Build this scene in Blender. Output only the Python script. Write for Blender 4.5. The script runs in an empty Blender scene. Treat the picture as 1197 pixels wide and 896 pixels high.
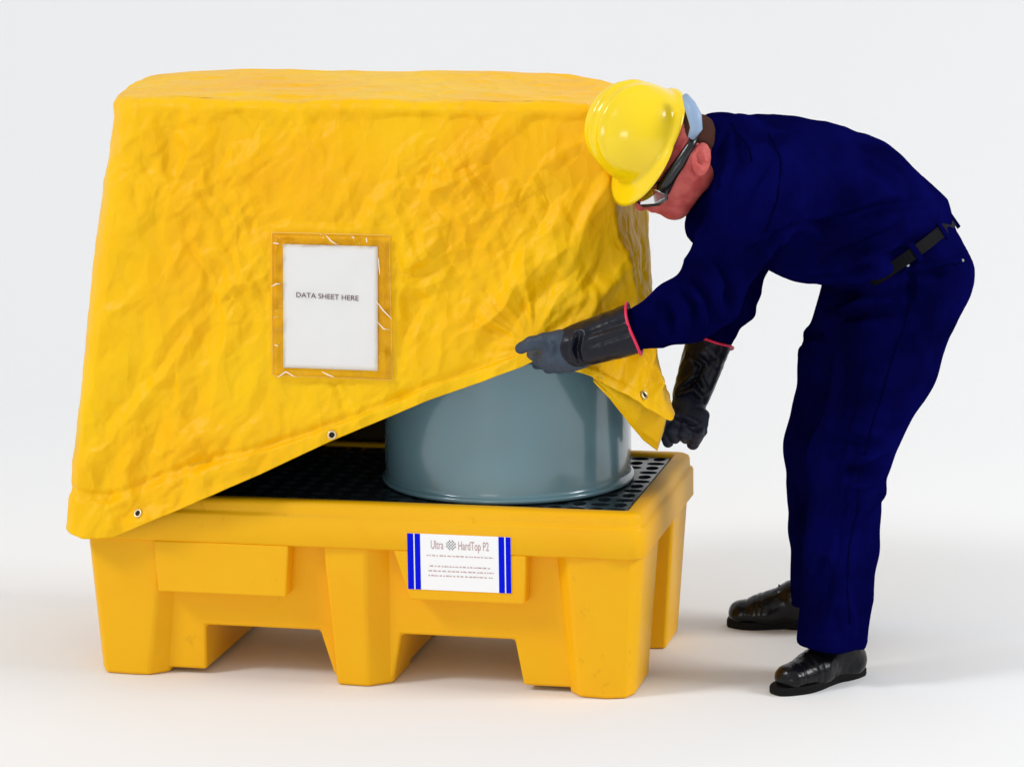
import bpy, math, random
import numpy as np
from mathutils import Vector, Matrix
from mathutils.bvhtree import BVHTree
random.seed(4); np.random.seed(4)
SC = bpy.context.scene
COL = SC.collection

# ------------------------------------------------------------------ camera
CP = np.array([2.669, -7.0, 2.1246]); YAW, PIT, FPX, ROLL = -.2275, .1915, 3812.6, -.0141
FW = np.array([math.sin(YAW)*math.cos(PIT), math.cos(YAW)*math.cos(PIT), -math.sin(PIT)])
R0 = np.array([math.cos(YAW), -math.sin(YAW), 0.0]); U0 = np.cross(R0, FW)
RT = math.cos(ROLL)*R0 + math.sin(ROLL)*U0
UP = -math.sin(ROLL)*R0 + math.cos(ROLL)*U0
cam = bpy.data.cameras.new('camera'); co = bpy.data.objects.new('camera', cam); COL.objects.link(co)
m = Matrix.Identity(4)
for i in range(3):
    m[i][0] = RT[i]; m[i][1] = UP[i]; m[i][2] = -FW[i]; m[i][3] = CP[i]
co.matrix_world = m
cam.sensor_width = 36; cam.lens = FPX/1197*36; cam.clip_end = 200
SC.camera = co

# ------------------------------------------------------------------ light
SC.view_settings.view_transform = 'Standard'; SC.view_settings.look = 'None'
SC.view_settings.exposure = -.36; SC.view_settings.gamma = 1
w = bpy.data.worlds.new('World'); SC.world = w; w.use_nodes = True
bg = w.node_tree.nodes['Background']; bg.inputs[1].default_value = 1
_t = w.node_tree; _c = _t.nodes.new('ShaderNodeTexCoord'); _d = _t.nodes.new('ShaderNodeVectorMath'); _d.operation = 'DOT_PRODUCT'
_d.inputs[1].default_value = Vector((-.72, -.45, .53)).normalized(); _r = _t.nodes.new('ShaderNodeValToRGB')
_m = _t.nodes.new('ShaderNodeMapRange'); _m.inputs['From Min'].default_value = -1
_t.links.new(_c.outputs['Generated'], _d.inputs[0]); _t.links.new(_d.outputs['Value'], _m.inputs['Value']); _t.links.new(_m.outputs[0], _r.inputs[0]); _t.links.new(_r.outputs[0], bg.inputs[0])
_r.color_ramp.interpolation = 'EASE'
_r.color_ramp.elements[0].position = .15; _r.color_ramp.elements[0].color = (.52, .53, .55, 1)
_r.color_ramp.elements[1].position = .95; _r.color_ramp.elements[1].color = (.91, .925, .95, 1)

def lamp(name, loc, tgt, size, power, col=(1, 1, 1), sy=None):
    l = bpy.data.lights.new(name, 'AREA'); l.energy = power; l.color = col; l.size = size
    if sy: l.shape = 'RECTANGLE'; l.size_y = sy
    o = bpy.data.objects.new(name, l); COL.objects.link(o)
    o.location = loc; o.rotation_euler = (Vector(tgt)-Vector(loc)).to_track_quat('-Z', 'Y').to_euler()
    return o
lamp('studio_softbox_key', (-8.5, -6.5, 10.5), (.8, .5, .6), 3.0, 1020, (1, 1, 1))
lamp('added_fill_front', (.2, -9.5, .75), (.8, .2, .15), 2.6, 105, (1, 1, 1), 1.6)  # added low fill that lightens the shade beneath the pallet
lamp('studio_softbox_side', (8.5, .2, 4.6), (1.4, .4, .7), 2.6, 480, (1, 1, 1))

# ------------------------------------------------------------------ helpers
def rayd(px, py): return FW + RT*(px-598.5)/FPX - UP*(py-448)/FPX
def aty(px, py, y):
    d = rayd(px, py); return CP + d*(y-CP[1])/d[1]
def atz(px, py, z):
    d = rayd(px, py); return CP + d*(z-CP[2])/d[2]
def cvec(a, b, c):                       # right, up, towards the lens
    v = a*RT + b*UP - c*FW; return v/np.linalg.norm(v)

def link(name, me, mat=None, parent=None):
    o = bpy.data.objects.new(name, me); COL.objects.link(o)
    if mat:
        for x in (mat if isinstance(mat, (list, tuple)) else [mat]): me.materials.append(x)
    if parent: o.parent = parent
    return o
def mesh_np(V, F, smooth=True, mi=None):
    V = np.asarray(V, np.float32); F = np.asarray(F, np.int32)
    me = bpy.data.meshes.new('m'); n = F.shape[1]
    me.vertices.add(len(V)); me.vertices.foreach_set('co', V.ravel())
    me.loops.add(F.size); me.loops.foreach_set('vertex_index', F.ravel())
    me.polygons.add(len(F)); me.polygons.foreach_set('loop_start', np.arange(0, F.size, n, dtype=np.int32))
    if mi is not None: me.polygons.foreach_set('material_index', np.asarray(mi, np.int32))
    me.update(calc_edges=True); me.validate()
    if smooth: me.polygons.foreach_set('use_smooth', np.ones(len(me.polygons), bool))
    return me
def mesh_py(V, F, smooth=False):
    me = bpy.data.meshes.new('m'); me.from_pydata([tuple(map(float, v)) for v in V], [], F); me.update()
    if smooth: me.polygons.foreach_set('use_smooth', [True]*len(me.polygons))
    return me
def tag(o, label=None, cat=None, group=None, kind=None):
    if label: o['label'] = label
    if cat: o['category'] = cat
    if group: o['group'] = group
    if kind: o['kind'] = kind
    return o
def empty(name, loc, label, cat):
    o = bpy.data.objects.new(name, None); COL.objects.link(o); o.location = loc; o.empty_display_size = .1
    return tag(o, label, cat)
def child(o, parent):                    # meshes are made in world coordinates
    o.parent = parent; o.matrix_parent_inverse = Matrix.Translation(-Vector(parent.location)); return o
def bevel(o, wdt, seg=3, ang=30):
    b = o.modifiers.new('bevel', 'BEVEL'); b.width = wdt; b.segments = seg; b.limit_method = 'ANGLE'; b.angle_limit = math.radians(ang)
    o.data.polygons.foreach_set('use_smooth', [True]*len(o.data.polygons))
    n = o.modifiers.new('wn', 'WEIGHTED_NORMAL'); n.keep_sharp = True
    return o

class Bag:
    def __init__(s): s.V = []; s.F = []
    def add(s, V, F):
        k = len(s.V); s.V += [tuple(map(float, v)) for v in V]; s.F += [tuple(i+k for i in f) for f in F]
    def prism(s, pb, pt, z0, z1):
        n = len(pb)
        s.add([(x, y, z0) for x, y in pb]+[(x, y, z1) for x, y in pt],
              [tuple(range(n))[::-1], tuple(range(n, 2*n))]+[(i, (i+1) % n, n+(i+1) % n, n+i) for i in range(n)])
    def box(s, a, b, da=0):
        pb = [(a[0]+da, a[1]+da), (b[0]-da, a[1]+da), (b[0]-da, b[1]-da), (a[0]+da, b[1]-da)]
        pt = [(a[0], a[1]), (b[0], a[1]), (b[0], b[1]), (a[0], b[1])]
        s.prism(pb, pt, a[2], b[2])
    def tube(s, pts, rad, n=12, caps=True, closed=False):
        P = [np.array(p, float) for p in pts]; m_ = len(P)
        rad = rad if isinstance(rad, (list, tuple)) else [rad]*m_
        V = []; prev = None
        for i in range(m_):
            t = (P[(i+1) % m_]-P[i-1]) if closed else (P[min(i+1, m_-1)]-P[max(i-1, 0)])
            t = t/np.linalg.norm(t)
            a = prev if prev is not None else (np.array([0, 0, 1.]) if abs(t[2]) < .9 else np.array([1., 0, 0]))
            a = a-t*(a@t); a /= np.linalg.norm(a); b = np.cross(t, a); prev = a
            for j in range(n):
                q = 2*math.pi*j/n; V.append(P[i]+rad[i]*(math.cos(q)*a+math.sin(q)*b))
        F = []
        for i in range(m_ if closed else m_-1):
            i2 = (i+1) % m_
            for j in range(n): F.append((i*n+j, i*n+(j+1) % n, i2*n+(j+1) % n, i2*n+j))
        if caps and not closed: F += [tuple(range(n))[::-1], tuple(range((m_-1)*n, m_*n))]
        s.add(V, F)
    def build(s, name, mat, parent=None, smooth=False):
        o = link(name, mesh_py(s.V, s.F, smooth), mat)
        if parent: child(o, parent)
        return o

# --- gradient noise
PERM = np.random.RandomState(11).permutation(256); PERM = np.concatenate([PERM]*3)
G3 = np.random.RandomState(12).normal(size=(256, 3)); G3 /= np.linalg.norm(G3, axis=1)[:, None]
def pn(p):
    p = np.asarray(p, float); i = np.floor(p).astype(int); f = p-i; i &= 255
    u = f*f*f*(f*(f*6-15)+10); r = 0
    for dx in (0, 1):
        wx = u[..., 0] if dx else 1-u[..., 0]
        for dy in (0, 1):
            wy = u[..., 1] if dy else 1-u[..., 1]
            for dz in (0, 1):
                wz = u[..., 2] if dz else 1-u[..., 2]
                h = PERM[PERM[PERM[i[..., 0]+dx]+i[..., 1]+dy]+i[..., 2]+dz]
                g = G3[h]
                r = r+wx*wy*wz*(g[..., 0]*(f[..., 0]-dx)+g[..., 1]*(f[..., 1]-dy)+g[..., 2]*(f[..., 2]-dz))
    return r*1.5
def sst(a, b, x):
    t = np.clip((x-a)/(b-a), 0, 1); return t*t*(3-2*t)

# --- signed distance shapes, meshed with surface nets
def C(a, b, ra, rb, k=.03, wv=None, s=1, op='+'): return dict(t='c', a=np.array(a), b=np.array(b), ra=ra, rb=rb, k=k, w=wv, s=s, op=op)
def E(c, ax, rad, k=.03, op='+'): return dict(t='e', c=np.array(c), ax=np.array(ax), r=np.array(rad), k=k, op=op)
I3 = np.eye(3)
def prim_d(p, X):
    if p['t'] == 'c':
        d = X-p['a']; ab = p['b']-p['a']
        wv = p['w']
        t = np.clip(d@ab/max(ab@ab, 1e-9), 0, 1)
        q = d-t[..., None]*ab
        if wv is not None:
            wv = wv/np.linalg.norm(wv); c = q@wv; q = q+(c/p['s']-c)[..., None]*wv
        return np.sqrt((q*q).sum(-1))-(p['ra']+(p['rb']-p['ra'])*t)
    q = (X-p['c'])@p['ax'].T
    k0 = np.sqrt(((q/p['r'])**2).sum(-1)); k1 = np.sqrt(((q/p['r']**2)**2).sum(-1))
    return k0*(k0-1)/np.maximum(k1, 1e-6)
def prim_box(p):
    if p['t'] == 'c':
        r = max(p['ra'], p['rb'])*max(1, p['s']); return np.minimum(p['a'], p['b'])-r, np.maximum(p['a'], p['b'])+r
    r = max(p['r']); return p['c']-r, p['c']+r
def sdf(prims, h):
    pos = [prim_box(p) for p in prims if p['op'] == '+']
    lo = np.min([b[0] for b in pos], 0)-3*h; hi = np.max([b[1] for b in pos], 0)+3*h
    n = np.ceil((hi-lo)/h).astype(int)+1
    D = np.full(n, .2, np.float32)
    for p in prims:
        a, b = prim_box(p); mg = p['k']+.02
        i0 = np.clip(np.floor((a-mg-lo)/h).astype(int), 0, n-1); i1 = np.clip(np.ceil((b+mg-lo)/h).astype(int)+1, 1, n)
        if (i1 <= i0).any(): continue
        ax = [lo[c]+h*np.arange(i0[c], i1[c]) for c in range(3)]
        X = np.stack(np.meshgrid(*ax, indexing='ij'), -1)
        d = prim_d(p, X).astype(np.float32)
        sl = tuple(slice(i0[c], i1[c]) for c in range(3)); A = D[sl]; k = p['k']
        if p['op'] == '+':
            t = np.clip(.5+.5*(A-d)/k, 0, 1); D[sl] = A+(d-A)*t-k*t*(1-t)
        elif p['op'] == '-':
            t = np.clip(.5-.5*(A+d)/k, 0, 1); D[sl] = A+(-d-A)*t+k*t*(1-t)
    return D, lo
def nets(D, lo, h):
    S = D < 0; n = np.array(D.shape)
    c = [S[i:n[0]-1+i, j:n[1]-1+j, k:n[2]-1+k] for i in (0, 1) for j in (0, 1) for k in (0, 1)]
    cnt = sum(x.astype(np.int8) for x in c); act = (cnt > 0) & (cnt < 8)
    idx = np.argwhere(act); vid = np.full(act.shape, -1, np.int32); vid[act] = np.arange(len(idx))
    acc = np.zeros((len(idx), 3)); num = np.zeros(len(idx))
    cor = [(i, j, k) for i in (0, 1) for j in (0, 1) for k in (0, 1)]
    for a in range(8):
        for b in range(a+1, 8):
            da = np.array(cor[a]); db = np.array(cor[b])
            if abs(da-db).sum() != 1: continue
            ia = idx+da; ib = idx+db
            va = D[ia[:, 0], ia[:, 1], ia[:, 2]]; vb = D[ib[:, 0], ib[:, 1], ib[:, 2]]
            mk = (va < 0) != (vb < 0); t = va[mk]/(va[mk]-vb[mk])
            acc[mk] += da+t[:, None]*(db-da); num[mk] += 1
    V = lo+h*(idx+acc/num[:, None])
    Fs = []
    for ax in range(3):
        o = [0, 0, 0]; o[ax] = 1
        A = S[:n[0]-o[0], :n[1]-o[1], :n[2]-o[2]]; B = S[o[0]:, o[1]:, o[2]:]
        e = np.argwhere(A != B); a1, a2 = (ax+1) % 3, (ax+2) % 3
        ok = (e[:, a1] > 0) & (e[:, a2] > 0) & (e[:, a1] < n[a1]-1) & (e[:, a2] < n[a2]-1); e = e[ok]
        fl = A[tuple(e.T)]
        def g(d1, d2):
            q = e.copy(); q[:, a1] += d1; q[:, a2] += d2; return vid[tuple(q.T)]
        Q = np.stack([g(-1, -1), g(0, -1), g(0, 0), g(-1, 0)], 1)
        Q[~fl] = Q[~fl][:, ::-1]; Fs.append(Q)
    F = np.concatenate(Fs); return V, F[(F >= 0).all(1)]
def vnorm(V, F):
    n = np.cross(V[F[:, 2]]-V[F[:, 0]], V[F[:, 3]]-V[F[:, 1]]); N = np.zeros_like(V)
    for i in range(4):
        for c in range(3): N[:, c] += np.bincount(F[:, i], n[:, c], len(V))
    return N/np.maximum(np.linalg.norm(N, axis=1), 1e-12)[:, None]
def snap(V, N, p):                        # drop a pixel position onto the near surface of a shape
    d = rayd(p[0], p[1]); d = d/np.linalg.norm(d); q = V-CP; t = q@d; e = np.linalg.norm(q-t[:, None]*d, axis=1)
    t = np.where((e < .012) & (N@d < .2), t, 99.+e*50); return V[np.argmin(t)]
def sculpt(prims, h, folds=(), disp=None):
    D, lo = sdf(prims, h); V, F = nets(D, lo, h)
    N = vnorm(V, F)
    d = np.zeros(len(V))
    if disp is not None: d += disp(V, N)
    for pts, dep, wd in folds:            # creases: (polyline, depth, half width), negative depth = ridge
        pts = [snap(V, N, p) for p in pts]; best = np.full(len(V), 9.); par = np.zeros(len(V)); L = len(pts)-1
        for i in range(L):
            ab = pts[i+1]-pts[i]; t = np.clip((V-pts[i])@ab/(ab@ab), 0, 1)
            dd = np.linalg.norm(V-pts[i]-t[:, None]*ab, axis=1); m_ = dd < best
            best[m_] = dd[m_]; par[m_] = (i+t[m_])/L
        fade = np.sin(np.pi*np.clip(par*.9+.05, 0, 1))**.6
        d -= dep*fade*(np.exp(-(best/wd)**2)-.45*np.exp(-((best-1.9*wd)/wd)**2))
    return V+N*d[:, None], F

# ------------------------------------------------------------------ materials
def mat(name, col, rough=.5, spec=.5, metal=0, coat=0, bump=None, var=None, sheen=0, sss=0, specks=None, crumple=None):
    M = bpy.data.materials.new(name); M.use_nodes = True; nt = M.node_tree; b = nt.nodes['Principled BSDF']
    b.inputs['Base Color'].default_value = (*col, 1); b.inputs['Roughness'].default_value = rough
    b.inputs['Specular IOR Level'].default_value = spec; b.inputs['Metallic'].default_value = metal
    b.inputs['Coat Weight'].default_value = coat; b.inputs['Coat Roughness'].default_value = .08
    if sheen: b.inputs['Sheen Weight'].default_value = sheen; b.inputs['Sheen Roughness'].default_value = .4
    if sss:
        b.inputs['Subsurface Weight'].default_value = sss; b.inputs['Subsurface Radius'].default_value = (.012, .005, .003)
        b.inputs['Subsurface Scale'].default_value = .6
    tc = nt.nodes.new('ShaderNodeTexCoord')
    def noise(sc, det=4, ty='FBM', r=.55):
        n = nt.nodes.new('ShaderNodeTexNoise'); n.inputs['Scale'].default_value = sc; n.inputs['Detail'].default_value = det
        n.inputs['Roughness'].default_value = r
        nt.links.new(tc.outputs['Object'], n.inputs['Vector']); return n
    if var:                               # (scale, second colour, lo, hi): stains, wear, dye, painted fold shade
        n = noise(var[0], 5); rp = nt.nodes.new('ShaderNodeValToRGB')
        rp.color_ramp.elements[0].position = var[2]; rp.color_ramp.elements[1].position = var[3]
        rp.color_ramp.elements[0].color = (*col, 1); rp.color_ramp.elements[1].color = (*var[1], 1)
        nt.links.new(n.outputs['Fac'], rp.inputs[0]); nt.links.new(rp.outputs[0], b.inputs['Base Color'])
    if specks:                            # small scuffs and dirt specks
        n = noise(38, 3); n2 = noise(7, 2); mu = nt.nodes.new('ShaderNodeMath'); mu.operation = 'MULTIPLY'
        nt.links.new(n.outputs['Fac'], mu.inputs[0]); nt.links.new(n2.outputs['Fac'], mu.inputs[1])
        mr = nt.nodes.new('ShaderNodeMapRange'); mr.inputs['From Min'].default_value = .40; mr.inputs['From Max'].default_value = .47; mr.inputs['To Max'].default_value = .22
        nt.links.new(mu.outputs[0], mr.inputs['Value']); mx = nt.nodes.new('ShaderNodeMix'); mx.data_type = 'RGBA'
        nt.links.new(mr.outputs[0], mx.inputs['Factor']); nt.links.new(rp.outputs[0], mx.inputs[6]); mx.inputs[7].default_value = (*specks, 1)
        nt.links.new(mx.outputs[2], b.inputs['Base Color'])
    last = None
    for sc, ds, rz in (crumple or []):    # flat facets with sharp edges
        mp = nt.nodes.new('ShaderNodeMapping'); mp.inputs['Rotation'].default_value = (0, rz, 0); mp.inputs['Scale'].default_value = (1, 1, .45)
        vt = nt.nodes.new('ShaderNodeTexVoronoi'); vt.inputs['Scale'].default_value = sc; nt.links.new(mp.outputs[0], vt.inputs['Vector'])
        wn = noise(sc*.5, 2); ad = nt.nodes.new('ShaderNodeVectorMath'); ad.operation = 'MULTIPLY_ADD'; ad.inputs[1].default_value = (1/sc,)*3
        nt.links.new(wn.outputs['Color'], ad.inputs[0]); nt.links.new(tc.outputs['Object'], ad.inputs[2]); nt.links.new(ad.outputs[0], mp.inputs['Vector'])
        k = nt.nodes.new('ShaderNodeBump'); k.inputs['Distance'].default_value = ds; nt.links.new(vt.outputs['Distance'], k.inputs['Height'])
        if last: nt.links.new(last.outputs[0], k.inputs['Normal'])
        last = k
    for bp in (bump or []):               # (scale, distance, detail)
        n = noise(bp[0], bp[2]); k = nt.nodes.new('ShaderNodeBump'); k.inputs['Distance'].default_value = bp[1]; k.inputs['Strength'].default_value = 1
        nt.links.new(n.outputs['Fac'], k.inputs['Height'])
        if last: nt.links.new(last.outputs[0], k.inputs['Normal'])
        last = k
    if last: nt.links.new(last.outputs[0], b.inputs['Normal'])
    return M
M_floor = mat('white_paper', (.83, .83, .83), .9, .1)
M_fab = mat('yellow_fabric', (.90, .53, .001), .44, .16, crumple=[(11, .013, .55), (24, .0055, -.35)], bump=[(240, .0003, 2)], var=(2.2, (.90, .44, .001), .40, .68))
M_inside = mat('shaded_inside', (.03, .02, .006), .8, .2)  # shade under the cover, put into the colour of its inner face
M_pal = mat('yellow_polyethylene', (.88, .455, .003), .45, .2, bump=[(6, .003, 2), (420, .00022, 2)], var=(3, (.88, .41, .003), .45, .75), specks=(.42, .17, .01))
M_drum = mat('blue_grey_paint', (.135, .255, .30), .22, .5, coat=.6, bump=[(5, .0012, 2), (160, .00008, 2)], var=(5, (.14, .24, .27), .5, .7))
M_blk = mat('black_polyethylene', (.012, .013, .016), .33, .5, bump=[(300, .0002, 2)])
M_grate = mat('black_grate_plastic', (.014, .022, .028), .25, .45, bump=[(200, .0003, 2)])
M_navy = mat('navy_twill', (.0022, .0024, .062), .9, .0, bump=[(26, .003, 3), (600, .0005, 2)], var=(7, (.0012, .0012, .028), .35, .65))  # darker noise patches paint in the shade of the folds
M_seamn = mat('navy_thread', (.0012, .0012, .018), .9, 0)
M_glove = mat('black_rubber', (.006, .0065, .013), .30, .25, bump=[(60, .0012, 3)])
M_gloveg = mat('grey_rubber_palm', (.035, .055, .085), .55, .4, bump=[(300, .0006, 3)], var=(25, (.022, .035, .058), .4, .7))
M_glovef = mat('dark_rubber_palm', (.011, .015, .032), .55, .4, bump=[(250, .0006, 3)])
M_red = mat('pink_piping', (.78, .015, .09), .5)
M_hat = mat('yellow_hat_plastic', (.90, .64, .002), .2, .4, coat=.4)
M_skin = mat('skin', (.62, .13, .115), .5, .3, bump=[(60, .0012, 3), (380, .0007, 3)], var=(26, (.40, .045, .045), .36, .70), sss=.15)
M_hair = mat('short_hair', (.07, .030, .022), .9, .05, bump=[(500, .002, 2)])
M_shoe = mat('black_leather', (.004, .004, .005), .22, .25, bump=[(60, .0015, 4)])
M_sole = mat('black_rubber_sole', (.008, .008, .008), .7, .08)
M_belt = mat('black_belt', (.004, .004, .006), .6, .05)
M_steel = mat('steel', (.55, .58, .6), .25, metal=1)
M_brass = mat('grommet_metal', (.75, .62, .38), .35, metal=.9)
M_hole = mat('dark_hole', (.01, .008, .006), .9)
M_harn = mat('pale_blue_plastic', (.27, .38, .54), .35, .3)
M_gog = mat('black_frame', (.006, .006, .007), .25)
M_paper = mat('paper_white', (.94, .94, .94), .8, .2)
M_ink = mat('text_ink', (.13, .06, .07), .8)
M_ink2 = mat('faint_red_ink', (.52, .33, .31), .8)
M_inkd = mat('emblem_ink', (.04, .04, .05), .8)
M_blue = mat('blue_stripe', (.001, .008, .70), .7, .05)
M_seam = mat('seam_thread', (.80, .42, .01), .6)
def clear(name, tint, rough, blend, bumps):
    M = bpy.data.materials.new(name); M.use_nodes = True; nt = M.node_tree; nt.nodes.clear()
    out = nt.nodes.new('ShaderNodeOutputMaterial'); mx = nt.nodes.new('ShaderNodeMixShader')
    tr = nt.nodes.new('ShaderNodeBsdfTransparent'); tr.inputs[0].default_value = (*tint, 1)
    gl = nt.nodes.new('ShaderNodeBsdfGlossy'); gl.inputs['Roughness'].default_value = rough
    lw = nt.nodes.new('ShaderNodeFresnel'); lw.inputs[0].default_value = blend
    tc = nt.nodes.new('ShaderNodeTexCoord'); last = None
    for sc, ds in bumps:
        n = nt.nodes.new('ShaderNodeTexNoise'); n.inputs['Scale'].default_value = sc; n.inputs['Detail'].default_value = 2
        nt.links.new(tc.outputs['Object'], n.inputs['Vector'])
        k = nt.nodes.new('ShaderNodeBump'); k.inputs['Distance'].default_value = ds; nt.links.new(n.outputs['Fac'], k.inputs['Height'])
        if last: nt.links.new(last.outputs[0], k.inputs['Normal'])
        last = k
    nt.links.new(last.outputs[0], gl.inputs['Normal'])
    nt.links.new(lw.outputs[0], mx.inputs[0]); nt.links.new(tr.outputs[0], mx.inputs[1]); nt.links.new(gl.outputs[0], mx.inputs[2])
    nt.links.new(mx.outputs[0], out.inputs[0]); return M
M_vinyl = clear('clear_vinyl', (1, .995, .985), .1, 1.15, [(14, .002)])
M_vinylb = clear('clear_vinyl_weld', (1, .93, .62), .06, 1.3, [(34, .04), (90, .006)])
M_edge = mat('vinyl_edge', (.93, .66, .16), .25, .5)
M_glint = mat('vinyl_glint', (.97, .95, .88), .1, .8)
M_lens = clear('goggle_lens', (.75, .7, .7), .03, 1.6, [(8, .0001)])

# ------------------------------------------------------------------ setting: seamless white floor sweeping up behind
def backdrop():
    prof = [(-16, 0), (3.0, 0)]
    for i in range(1, 33):
        a = math.pi/2*i/32; prof.append((3.0+6*math.sin(a), 6-6*math.cos(a)))
    prof.append((9.0, 16))
    V = []; F = []
    for x in (-26, 30):
        for y, z in prof: V.append((x, y, z))
    n = len(prof)
    for i in range(n-1): F.append((i, n+i, n+i+1, i+1))
    o = link('floor', mesh_py(V, F, True), M_floor); tag(o, 'seamless white studio floor sweeping up into the backdrop', 'floor', kind='structure')
backdrop()

# ------------------------------------------------------------------ spill pallet
L_, W_, H_ = 1.346, .697, .439
def rpoly(ins, c=.035):
    c = max(c-ins*.5, .004)
    a, b, p, q = ins, L_-ins, ins, W_-ins
    pts = []
    for (cx, cy, a0) in ((b-c, p+c, -90), (b-c, q-c, 0), (a+c, q-c, 90), (a+c, p+c, 180)):
        for k in range(5):
            t = math.radians(a0+22.5*k); pts.append((cx+c*math.cos(t), cy+c*math.sin(t)))
    return pts
pal = empty('spill_pallet', (L_/2, W_/2, 0), 'yellow plastic spill pallet with forklift openings standing on the white floor', 'spill pallet')
def ringsweep(prof):
    B = Bag(); n = len(rpoly(0)); V = []
    for ins, z in prof: V += [(x, y, z) for x, y in rpoly(ins)]
    F = []
    for i in range(len(prof)-1):
        for j in range(n): F.append((i*n+j, i*n+(j+1) % n, (i+1)*n+(j+1) % n, (i+1)*n+j))
    B.add(V, F); return B
o = ringsweep([(.052, .335), (.004, .3335), (.0, .338), (.0, .400), (.002, .405), (.007, .4085), (.008, .413), (.008, .428), (.011, .435), (.018, .439), (.040, .439), (.046, .435), (.049, .428), (.05, .36), (.052, .335)]).build('rim', M_pal, pal, True)
# basin with its front wall
out_ = [(.10, .012), (.287, .012), (.290, .121), (.568, .121), (.600, .012), (.742, .012), (.764, .121), (1.033, .121), (1.052, .012), (1.235, .012), (1.255, .372), (.080, .372)]
B = Bag(); n_ = len(out_)
B.add([(x, .060-.038*z, z) for x, z in out_]+[(x, W_-.060+.038*z, z) for x, z in out_], [tuple(range(n_)), tuple(range(n_, 2*n_))[::-1]]+[(i, n_+i, n_+(i+1) % n_, (i+1) % n_) for i in range(n_)])
o = B.build('basin', M_pal, pal); bevel(o, .008)
def legs(pb, pt):
    for flip in (0, 1):
        f = (lambda q: [(x, W_-y) for x, y in q][::-1]) if flip else (lambda q: q)
        B = Bag(); B.prism(f(pb), f(pt), 0, .338); bevel(B.build('leg', M_pal, pal), .009, 3, 20)
legs([(.024, .075), (.048, .028), (.112, .024), (.155, .026), (.196, .062), (.20, .22), (.15, .25), (.036, .24)],
     [(.003, .065), (.026, .016), (.124, .010), (.205, .012), (.240, .056), (.24, .23), (.19, .26), (.012, .25)])
legs([(.600, .09), (.616, .028), (.690, .024), (.742, .066), (.742, .22), (.70, .25), (.62, .25), (.60, .22)],
     [(.586, .09), (.592, .014), (.694, .010), (.758, .06), (.758, .22), (.70, .26), (.62, .26), (.586, .22)])
legs([(1.162, .060), (1.192, .026), (1.256, .022), (1.298, .036), (1.312, .070), (1.312, .235), (1.24, .245), (1.162, .24)],
     [(1.128, .056), (1.166, .014), (1.250, .008), (1.318, .022), (1.336, .060), (1.336, .255), (1.24, .262), (1.128, .25)])
for x0, x1, x0b, x1b, zb in ((.186, .514, .194, .504, .212), (.764, 1.076, .802, 1.070, .220)):
    B = Bag(); V = []
    for y in (.0005, .058):
        V += [(x0b, y, zb), (x1b, y, zb), (x1, y, .3345), (x0, y, .3345)]
    B.add(V, [(0, 1, 2, 3), (7, 6, 5, 4), (0, 4, 5, 1), (1, 5, 6, 2), (3, 7, 4, 0), (2, 6, 7, 3)])
    bevel(B.build('fascia_panel', M_pal, pal), .005)
# grate with holes
def grate():
    nx, ny = 26, 12; x0, x1, y0, y1 = .052, L_-.052, .052, W_-.052; zt, zb = .431, .405
    dx, dy = (x1-x0)/nx, (y1-y0)/ny; K = 16; B = Bag()
    sq = []; ci = []
    for k in range(K):
        a = 2*math.pi*k/K+math.pi/4; c, s = math.cos(a), math.sin(a); mm = max(abs(c), abs(s)); sq.append((c/mm*.5, s/mm*.5)); ci.append((c, s))
    for i in range(nx):
        for j in range(ny):
            cx, cy = x0+(i+.5)*dx, y0+(j+.5)*dy
            e = ((i+j) % 2)
            rx, ry = (.46, .33) if e else (.32, .43)
            V = [(cx+a*dx, cy+b*dy, zt) for a, b in sq]+[(cx+a*dx*rx, cy+b*dy*ry, zt) for a, b in ci]+[(cx+a*dx*rx*.97, cy+b*dy*ry*.97, zb) for a, b in ci]
            F = []
            for k in range(K):
                k2 = (k+1) % K; F += [(k, k2, K+k2, K+k), (K+k, K+k2, 2*K+k2, 2*K+k)]
            B.add(V, F)
    return B.build('grate', M_grate, pal)
grate()
B = Bag(); B.add([(.052, .052, .374), (L_-.052, .052, .374), (L_-.052, W_-.052, .374), (.052, W_-.052, .374)], [(0, 1, 2, 3)]); B.build('sump_floor', M_blk, pal)

# --- text helper
def text(s, size, org, rv, uv, mat_, name, parent, off=.0008, cond=1.0, font=None):
    cu = bpy.data.curves.new('t', 'FONT'); cu.body = s; cu.size = size; cu.fill_mode = 'BOTH'; cu.offset = 0.0
    t = bpy.data.objects.new('t', cu); COL.objects.link(t); dg = bpy.context.evaluated_depsgraph_get(); dg.update()
    me = bpy.data.meshes.new_from_object(t.evaluated_get(dg)); bpy.data.objects.remove(t)
    rv = np.array(rv)/np.linalg.norm(rv); uv = np.array(uv)/np.linalg.norm(uv); nv = np.cross(rv, uv)
    n = len(me.vertices); a = np.zeros(n*3); me.vertices.foreach_get('co', a); a = a.reshape(-1, 3)
    a = np.array(org)+np.outer(a[:, 0]*cond, rv)+np.outer(a[:, 1], uv)+nv*off
    me.vertices.foreach_set('co', a.ravel()); me.update(); me.materials.clear()
    o = link(name, me, mat_); child(o, parent); return o, a
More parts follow.
